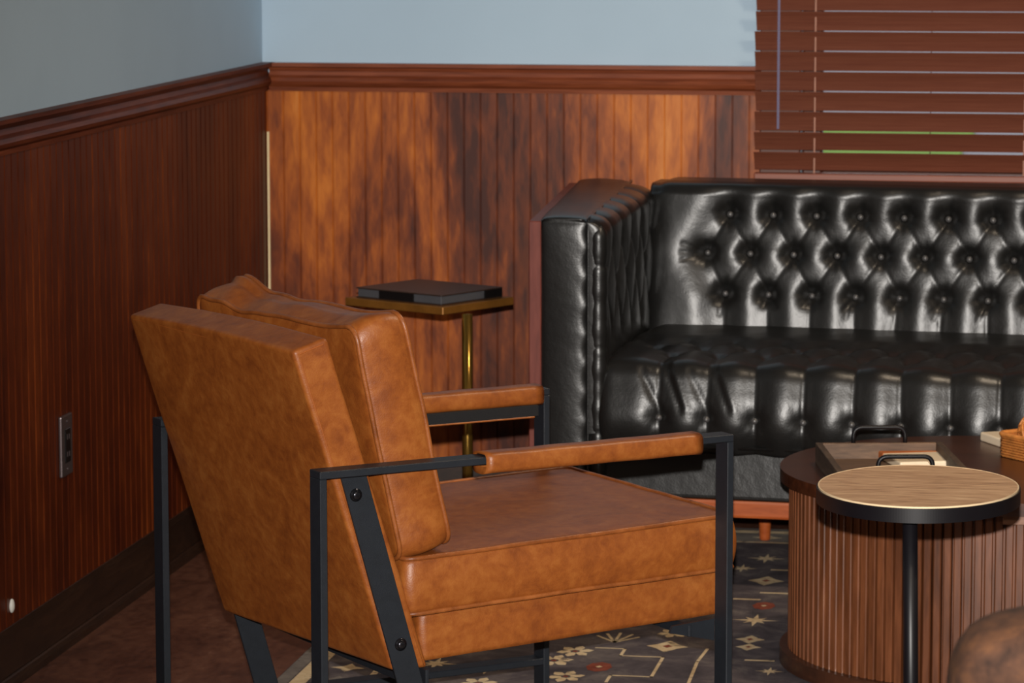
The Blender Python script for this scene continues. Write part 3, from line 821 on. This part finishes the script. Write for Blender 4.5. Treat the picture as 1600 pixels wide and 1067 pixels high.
def xf(pts, Mx, extra=None): return [Mx @ (extra(p.copy()) if extra else p) for p in pts]

# back slab: near vertical profile in (u, z), slightly thicker at the top
v0s, v1s = .047, W-.047
bm = bmesh.new()
hexa(bm, [(.146, v0s, .264), (.212, v0s, .262), (.212, v1s, .262), (.146, v1s, .264),
          (-.022, v0s, .782), (.038, v0s, .800), (.038, v1s, .800), (-.022, v1s, .782)])
for _ in range(1): bmesh.ops.subdivide_edges(bm, edges=bm.edges[:], cuts=6, use_grid_fill=True)
cx, cy, cz = .093, (v0s+v1s)/2, .53
for v in bm.verts:
    s1 = (v.co.y-cy)/((v1s-v0s)/2); s2 = (v.co.z-cz)/.265
    f = max(0, 1-s1*s1)*max(0, 1-s2*s2)
    # swell the rear and front face a little
    line = .146 + (v.co.z-.264)*(-.168/.518)
    sg = -1 if v.co.x < line+.03 else 1
    v.co.x += sg*.006*f**.5 + .0010*float(vnoise(v.co.y*30, v.co.z*30, v.co.x*30, 3))
    v.co.z += .0008*float(vnoise(v.co.y*40, v.co.z*10, 0, 4))
be = [e for e in bm.edges if len(e.link_faces) == 2 and e.calc_face_angle(0) > .9]
bmesh.ops.bevel(bm, geom=be, offset=.0075, segments=4, affect='EDGES', profile=.55)
for v in bm.verts:
    v.co.x -= .040*(v.co.y-v0s)/(v1s-v0s)
    if v.co.z > .74: v.co.z += .006*max(0, 1-((v.co.y-cy)/.28)**2)
slab = obj('backrest', bm, M['tan'], ch, True)
bm = bmesh.new()
lf = lambda t: -.0195+.168*t
tube(bm, [(lf(t)+.006, v0s-.0002, .7815-.517*t) for t in np.linspace(.03, .98, 30)], .0008, 5)
tube(bm, [(-.0135+.045*t, v0s+.0001, .7765+.014*t) for t in np.linspace(0, .95, 6)], .0008, 5)
tube(bm, [(-.0195-.04*t, v0s+(v1s-v0s)*t, .7755+.0015*math.sin(9*t)) for t in np.linspace(.03, .97, 20)], .0006, 5)
obj('stitching', bm, M['thread'], slab)

# seat base (boxed, tilted up to the front)
bm, rim = cushion(.580, .500, .076, puff=.003, side=.002, corner=.008, wr=.0007, seed=31)
Mx = Matrix.Translation((.498, W/2, .316)) @ Matrix.Rotation(-math.radians(2.0), 4, 'Y')
place(bm, Mx); obj('seat_deck', bm, M['tan'], ch, True)
# seat cushion
bm, rim = cushion(.613, .545, .088, puff=.006, side=.006, corner=.014, wr=.0012, seed=41)
Mx = Matrix.Translation((.4805, W/2, .4035)) @ Matrix.Rotation(-math.radians(1.6), 4, 'Y')
place(bm, Mx); sc = obj('seat_cushion', bm, M['tan'], ch, True)
for c in (-1, 1):
    b2 = bmesh.new(); tube(b2, xf(rim(c), Mx), .0042, 8, closed=True); obj('piping', b2, M['tan_pipe'], sc, True)
# back cushion: local x = up the back, y = width, z = thickness (toward the sitter)
def sag(p):
    t = (p.x+.19)/.38                     # 0 bottom .. 1 top
    yn = p.y/.27
    sagv = .012*max(0, 1-yn*yn)*max(0, t)**3
    p.x -= sagv*(1.0 if p.z > 0 else .75)
    p.x += .0025*math.sin(yn*6+1)*max(0, t)**4
    p.z *= 1 - .06*max(0, t)**6
    p.z -= .026*(.27-p.y)/.54
    fz_ = max(0, (-.02-p.y)/.25) if False else max(0, (p.y+.0)/.27)
    fy_ = max(0, -p.y/.27)
    top_ = max(0, t)**6
    p.x += (.014*fy_**2 if p.z > 0 else .004*fy_**2)*top_
    p.x += .0035*math.sin(p.y*52 + p.z*34)*top_*min(1, fy_*1.6)
    return p
bm, rim = cushion(.385, .540, .088, puff=.014, side=.007, corner=.03, wr=.0022, seed=52)
lean = math.radians(12.5)
# basis: local x -> up/back, local y -> v, local z -> forward
ux = Vector((-math.sin(lean), 0, math.cos(lean))); uz = Vector((math.cos(lean), 0, math.sin(lean))); uy = uz.cross(ux)
Mx = Matrix.Translation((.169, W/2, .634)) @ Matrix(((ux.x, uy.x, uz.x, 0), (ux.y, uy.y, uz.y, 0), (ux.z, uy.z, uz.z, 0), (0, 0, 0, 1)))
place(bm, Mx, sag); bc = obj('back_cushion', bm, M['tan'], ch, True)
for c in (-1, 1):
    b2 = bmesh.new(); tube(b2, xf(rim(c), Mx, sag), .0042, 8, closed=True); obj('piping', b2, M['tan_pipe'], bc, True)

# arm wraps
def wrap(v0, ua, ub, flap):
    bm = bmesh.new(); prof = []
    vc = v0+BW/2; hw, z0, z1 = .0225, .5715, .6055
    for k in range(24):
        a = 2*PI*k/24; c, s_ = math.cos(a), math.sin(a)
        prof.append((vc + hw*math.copysign(abs(c)**.55, c), (z0+z1)/2 + (z1-z0)/2*math.copysign(abs(s_)**.55, s_)))
    R = []
    for i in range(26):
        u = ua + (ub-ua)*i/25
        k = 1 + .008*math.sin(i*.8) + .05*i/25 + (.03 if i in (0, 25) else 0)
        R.append([bm.verts.new((u, vc+(p[0]-vc)*k, .588+(p[1]-.588)*k + .0003*math.sin(i*.9))) for p in prof])
    for i in range(25):
        for j in range(24): bm.faces.new((R[i][j], R[i][(j+1) % 24], R[i+1][(j+1) % 24], R[i+1][j]))
    # thickness at the ends: inner rings
    for i, sgn in ((0, 1), (25, -1)):
        inn = [bm.verts.new((v.co.x+sgn*.004, vc+(v.co.y-vc)*.86, .588+(v.co.z-.588)*.55+.004)) for v in R[i]]
        for j in range(24): bm.faces.new((R[i][j], R[i][(j+1) % 24], inn[(j+1) % 24], inn[j]))
    o = obj('arm_wrap', bm, M['tan'], ch, True)
    if flap:
        b2 = bmesh.new(); box(b2, ua+.005, ub-.012, v0-.0075, v0+.004, .553, .5725, .001, 1); obj('velcro_strip', b2, M['velcro'], o)
        b2 = bmesh.new(); box(b2, ua, ub-.02, v0-.0090, v0+.020, .5505, .5535, .001, 1); obj('flap', b2, M['tan'], o)
    return o
wrap(0, .288, .690, False)
wrap(W-BW, .300, .738, True)

# ------------------------------------------------------------------ coffee table
CA = math.radians(3)
ct = thing('coffee_table', 'dark walnut pill-shaped coffee table with fluted drum sides on the rug', 'coffee table', (-.250, 6.690, RT), CA)
def stad(r, L, n=48):
    pts = []
    for k in range(n+1): a = PI/2 + PI*k/n; pts.append((r*math.cos(a), r*math.sin(a)))
    m = 2
    for k in range(n+1): a = -PI/2 + PI*k/n; pts.append((L+r*math.cos(a), r*math.sin(a)))
    return pts
TL = .42; hT = .385-RT
bm = bmesh.new(); extrude_poly(bm, stad(.388, TL), hT-.024, hT)
be = [e for e in bm.edges if e.is_manifold and abs(e.verts[0].co.z-e.verts[1].co.z) < 1e-6 and e.calc_face_angle(0) > 1]
bmesh.ops.bevel(bm, geom=be, offset=.003, segments=2, affect='EDGES')
obj('table_top', bm, M['walnut_top'], ct)
bm = bmesh.new(); extrude_poly(bm, stad(.386, TL), .0005, .030)
be = [e for e in bm.edges if e.is_manifold and abs(e.verts[0].co.z-e.verts[1].co.z) < 1e-6 and e.calc_face_angle(0) > 1]
bmesh.ops.bevel(bm, geom=be, offset=.006, segments=3, affect='EDGES')
obj('plinth', bm, M['plinth'], ct)
# fluted body: walk the outline by arc length, a rib every 18.5 mm
def outline(r, L, s):
    c = PI*r; P = 2*c+2*L; s %= P
    if s < c: a = PI/2 + s/r; return (r*math.cos(a), r*math.sin(a)), (math.cos(a), math.sin(a))
    s -= c
    if s < L: return (s, -r), (0, -1)
    s -= L
    if s < c: a = -PI/2 + s/r; return (L+r*math.cos(a), r*math.sin(a)), (math.cos(a), math.sin(a))
    s -= c; return (L-s, r), (0, 1)
rb = .366; per = 2*PI*rb+2*TL; nr = round(per/.0185); pitch = per/nr
pts = []
for k in range(nr):
    for du, h in ((0, -.011), (.17, -.011), (.20, .0028), (.30, .0042), (.88, .0042), (.97, .0022)):
        p, nrm = outline(rb, TL, (k+du)*pitch); pts.append((p[0]+nrm[0]*h, p[1]+nrm[1]*h))
bm = bmesh.new(); extrude_poly(bm, pts, .030, hT-.0242)
obj('fluted_drum', bm, M['walnut'], ct)
# door header rail and stile on the straight front
bm = bmesh.new(); box(bm, .03, TL-.03, -.3765, -.360, hT-.041, hT-.025, .001, 1); box(bm, TL/2-.006+.15, TL/2+.006+.15, -.3765, -.360, .031, hT-.041, .001, 1)
obj('door_frame', bm, M['walnut_light'], ct)

# tray (on the table top)
TZ = .385
tA = math.atan2(6.771-6.708, -.339+.572)
def rot(x, y, a): return (x*math.cos(a)-y*math.sin(a), x*math.sin(a)+y*math.cos(a))
tl = Vector((-.572, 6.690)); ax = Vector((math.cos(math.radians(5)), math.sin(math.radians(5)))); ay = Vector((-ax.y, ax.x))
# far-left corner of the tray, extends right (ax) .25 and toward the camera
far_dir = Vector((.205, -.98)).normalized()
TWx, TWy = .245, .36
ta = math.atan2(-far_dir.x, -far_dir.y)    # rotation so that local -y = far_dir
tro = math.atan2(far_dir.x, -far_dir.y)
tray_c = tl + Vector((math.cos(tro), math.sin(tro)))*TWx/2 + far_dir*TWy/2
tr_ = thing('serving_tray', 'weathered grey-brown wooden tray with black handles on the coffee table', 'tray', (tray_c.x, tray_c.y, TZ), tro)
obj('tray_bottom', nbox(-TWx/2+.012, TWx/2-.012, -TWy/2+.012, TWy/2-.012, .0005, .010), M['traywood'], tr_)
for x_ in (-TWx/2, TWx/2-.013): obj('long_side', nbox(x_, x_+.013, -TWy/2, TWy/2, 0, .040, .001, 1), M['traywood_y'], tr_)
for y_ in (TWy/2-.013, -TWy/2): obj('end_side', nbox(-TWx/2+.013, TWx/2-.013, y_, y_+.013, 0, .040, .001, 1), M['traywood'], tr_)
for yy in (TWy/2-.0065, -TWy/2+.0065):
    bm = bmesh.new(); tube(bm, round_path([(-.050, yy, .034), (-.050, yy, .070), (.050, yy, .070), (.050, yy, .034)], .018, 6), .0042, 8)
    obj('handle', bm, M['blackmetal'], tr_, True)

def coaster(name, label, cx, cy, cz, lx, ly, h, a, split, group):
    t = thing(name, label, 'coaster', (cx, cy, cz), a, group)
    obj('marble_half', nbox(-lx/2, lx/2, -ly/2, -ly/2+ly*split, 0, h, .004, 3), M['marble'], t)
    obj('wood_half', nbox(-lx/2, lx/2, -ly/2+ly*split+.0002, ly/2, 0, h, .004, 3), M['acacia'], t)
    return t
G = 'marble and wood serving boards on the coffee table'
coaster('marble_coaster', 'small marble and wood board lying inside the tray', -.380, 6.672, TZ+.0102, .112, .168, .0148, math.radians(21), .66, G)
coaster('marble_coaster', 'marble and wood board beside the wicker basket on the table', -.172, 7.010, TZ+.0002, .10, .17, .018, math.radians(-62), .42, G)

# wicker basket with woven ball
bk_ = thing('wicker_basket', 'shallow orange wicker basket at the right edge of the coffee table', 'basket', (-.087, 6.80, TZ), math.radians(-50))
bw, bd, bh_ = .24, .18, .044
bm = bmesh.new()
def rim_pts(w_, d_, z, r=.02, n=6):
    pts = []
    for cx_, cy_, a0 in ((w_/2-r, d_/2-r, 0), (-w_/2+r, d_/2-r, PI/2), (-w_/2+r, -d_/2+r, PI), (w_/2-r, -d_/2+r, 1.5*PI)):
        for k in range(n+1): a = a0+PI/2*k/n; pts.append((cx_+r*math.cos(a), cy_+r*math.sin(a), z))
    return pts
# inner wall
R0 = rim_pts(bw-.012, bd-.012, .001); R1 = rim_pts(bw-.012, bd-.012, bh_)
A_ = [bm.verts.new(p) for p in R0]; B_ = [bm.verts.new(p) for p in R1]
for i in range(len(A_)): bm.faces.new((A_[i], A_[(i+1) % len(A_)], B_[(i+1) % len(A_)], B_[i]))
bm.faces.new(A_)
obj('basket_body', bm, M['wicker_solid'], bk_)
bm = bmesh.new()
for k in range(9):
    z_ = .003 + k*.0052; base_p = rim_pts(bw-.006, bd-.006, z_); out = []
    # resample with weaving wobble
    P_ = [Vector(p) for p in base_p]+[Vector(base_p[0])]
    Ls = [0]
    for a, b_ in zip(P_, P_[1:]): Ls.append(Ls[-1]+(b_-a).length)
    NN = 150
    for i in range(NN):
        q = Ls[-1]*i/NN; j = max(jj for jj in range(len(Ls)-1) if Ls[jj] <= q); t = (q-Ls[j])/max(1e-9, Ls[j+1]-Ls[j]); p = P_[j].lerp(P_[j+1], t)
        nn = Vector((p.x/bw, p.y/bd, 0)); 
        if nn.length: nn.normalize()
        out.append(p + nn*(.0016*(1 if (i+k) % 2 else -1)))
    tube(bm, out, .0026, 5, closed=True)
obj('weave', bm, M['wicker'], bk_, True)
bm = bmesh.new(); tube(bm, rim_pts(bw-.004, bd-.004, bh_+.001), .0048, 8, closed=True); obj('rim', bm, M['wicker'], bk_, True)
bm = bmesh.new()
rw = random.Random(5); Rb = .043
for k in range(34):
    ax_ = Vector((rw.gauss(0, 1), rw.gauss(0, 1), rw.gauss(0, 1))).normalized(); u_ = ax_.orthogonal().normalized(); w_ = ax_.cross(u_)
    tube(bm, [(u_*math.cos(a)+w_*math.sin(a))*(Rb-.0025+rw.uniform(-.001, .001)) for a in np.linspace(0, 2*PI, 29)[:-1]], .0026, 5, closed=True)
o = obj('rattan_ball', bm, M['wicker'], smooth=True); o.location = (-.149, 6.838, TZ+.0485)
tag(o, 'woven orange rattan ball resting in the wicker basket', 'decorative ball')

# ------------------------------------------------------------------ round drink table
rt = thing('round_drink_table', 'round black metal drink table with a pale wood top', 'drink table', (-.292, 5.225, RT), 0)
RA, RB, hz = .1495, .186, .600-RT
def ell(bm, ra, rb_, z0, z1, n=240, bev=0):
    extrude_poly(bm, [(ra*math.cos(2*PI*k/n), rb_*math.sin(2*PI*k/n)) for k in range(n)], z0, z1)
bm = bmesh.new(); ell(bm, RA-.0022, RB-.0022, hz-.010, hz-.0004); obj('wood_top', bm, M['oak'], rt)
def ring(ra0, rb0, ra1, rb1, z0, z1, n=240):
    bm = bmesh.new(); L = []
    for ra, rb_, z_ in ((ra0, rb0, z0), (ra1, rb1, z0), (ra1, rb1, z1), (ra0, rb0, z1)):
        L.append([bm.verts.new((ra*math.cos(2*PI*k/n), rb_*math.sin(2*PI*k/n), z_)) for k in range(n)])
    for a in range(4):
        for k in range(n): bm.faces.new((L[a][k], L[a][(k+1) % n], L[(a+1) % 4][(k+1) % n], L[(a+1) % 4][k]))
    return bm
obj('edge_strip', ring(RA-.0022, RB-.0022, RA, RB, hz-.004, hz), M['oak_edge'], rt, False)
obj('metal_rim', ring(RA-.006, RB-.006, RA+.0025, RB+.0025, hz-.024, hz-.0025), M['blackmetal'], rt)
bm = bmesh.new(); ell(bm, RA-.008, RB-.008, hz-.022, hz-.0105); obj('support_plate', bm, M['blackmetal'], rt)
bm = bmesh.new(); tube(bm, [(-.006, -.10, hz-.021), (-.001, -.10, hz*.5), (.016, -.10, .012)], .0110, 20); obj('pole', bm, M['blackmetal'], rt, True)
bm = bmesh.new(); lathe(bm, [(0, .0005), (.135, .0005), (.137, .004), (.135, .010), (.02, .013), (0, .013)], 48); 
for v in bm.verts: v.co.y -= .06
obj('base_plate', bm, M['blackmetal'], rt, True)

# ------------------------------------------------------------------ brown suede chair in the foreground
sd = thing('suede_armchair', 'mottled brown suede chair in the right foreground, only its rounded back corner showing', 'armchair', (.185, 3.45, 0), 0)
def rbox(lx, ly, lz, r, seg=6):
    bm = bmesh.new(); box(bm, -lx/2, lx/2, -ly/2, ly/2, 0, lz, r, seg); return bm
bm = rbox(.685, .17, .50, .080, 10)
for v in bm.verts:
    z_ = v.co.z; v.co.y += -.10*(z_/.50) ; v.co.x *= 1 - .03*(z_/.5)
    v.co.z += .012*math.cos(v.co.x/.33*PI/2)*(z_/.5)
b_o = obj('backrest', bm, M['suede'], sd, True); b_o.location = (0, -.21, .345)
bm = rbox(.60, .52, .16, .05, 6); o = obj('seat', bm, M['suede'], sd, True); o.location = (0, .10, .27)
for s_ in (-1, 1):
    bm = rbox(.09, .50, .30, .04, 6); o = obj('armrest', bm, M['suede'], sd, True); o.location = (s_*.335, .08, .27)
    for yy in (-.15, .30):
        bm = bmesh.new(); lathe(bm, [(0, 0), (.010, 0), (.018, .28), (0, .28)], 16); o = obj('leg', bm, M['blackmetal'], sd, True); o.location = (s_*.27, yy, 0)

# ------------------------------------------------------------------ ceiling lights (behind and above the view)
m, nt, b = new_mat('warm_lamp'); b.inputs['Emission Color'].default_value = (1, .86, .68, 1); b.inputs['Emission Strength'].default_value = 2.0; M['lamp'] = m
for i, (x, y) in enumerate(((.4, 3.0), (2.4, 3.0), (.15, 6.35), (2.9, 6.0))):
    where = ('over the middle of the room', 'near the right wall at the camera end', 'above the coffee table', 'in the far right corner')[i]
    t = thing('ceiling_light', 'flush round ceiling light %s' % where, 'ceiling light', (x, y, ZC), 0, 'flush ceiling lights')
    bm = bmesh.new(); lathe(bm, [(0, -.045), (.13, -.045), (.15, -.03), (.15, -.0005), (0, -.0005)], 32); obj('diffuser', bm, M['lamp'], t, True)
    ld = bpy.data.lights.new('ceiling_lamp', 'AREA'); ld.shape = 'DISK'; ld.size = .28; ld.energy = (16.0, 10.0, 21.0, 8.0)[i]; ld.color = (1, .80, .58)
    lo_ = bpy.data.objects.new('ceiling_lamp', ld); COL.objects.link(lo_); lo_.location = (x, y, ZC-.06)

# camera flash
sp = bpy.data.lights.new('flash', 'SPOT'); sp.energy = 1780; sp.spot_size = math.radians(34); sp.spot_blend = 1.0; sp.shadow_soft_size = .015; sp.color = (1, .95, .89)
so = bpy.data.objects.new('flash', sp); COL.objects.link(so); so.location = (0.0, -.02, 1.625)
aim = Vector((-.75, 7.2, .55)) - so.location; so.rotation_euler = aim.to_track_quat('-Z', 'Y').to_euler()

# world: overcast daylight outside
wd = bpy.data.worlds.new('World'); S.world = wd; wd.use_nodes = True
bg = wd.node_tree.nodes['Background']; bg.inputs['Color'].default_value = (.94, .95, 1, 1); bg.inputs['Strength'].default_value = 1.0

# ------------------------------------------------------------------ camera
f, yaw, pitch, roll = 5500.0, .1723, .1306, -.00079
cd = bpy.data.cameras.new('Camera'); cam = bpy.data.objects.new('Camera', cd); COL.objects.link(cam)
cd.sensor_fit = 'HORIZONTAL'; cd.sensor_width = 36; cd.lens = f/1600*36; cd.clip_end = 200
F = Vector((-math.sin(yaw)*math.cos(pitch), math.cos(yaw)*math.cos(pitch), -math.sin(pitch)))
Rr = Vector((math.cos(yaw), math.sin(yaw), 0)); U = Rr.cross(F)
R2 = Rr*math.cos(roll) + U*math.sin(roll); U2 = -Rr*math.sin(roll) + U*math.cos(roll)
cam.matrix_world = Matrix(((R2.x, U2.x, -F.x, 0), (R2.y, U2.y, -F.y, 0), (R2.z, U2.z, -F.z, 1.5), (0, 0, 0, 1)))
cd.dof.use_dof = True; cd.dof.focus_distance = 5.4; cd.dof.aperture_fstop = 14
S.camera = cam
vs_ = S.view_settings; vs_.view_transform = 'Standard'; vs_.look = 'None'; vs_.gamma = 1; vs_.use_curve_mapping = False; vs_.exposure = 0.0
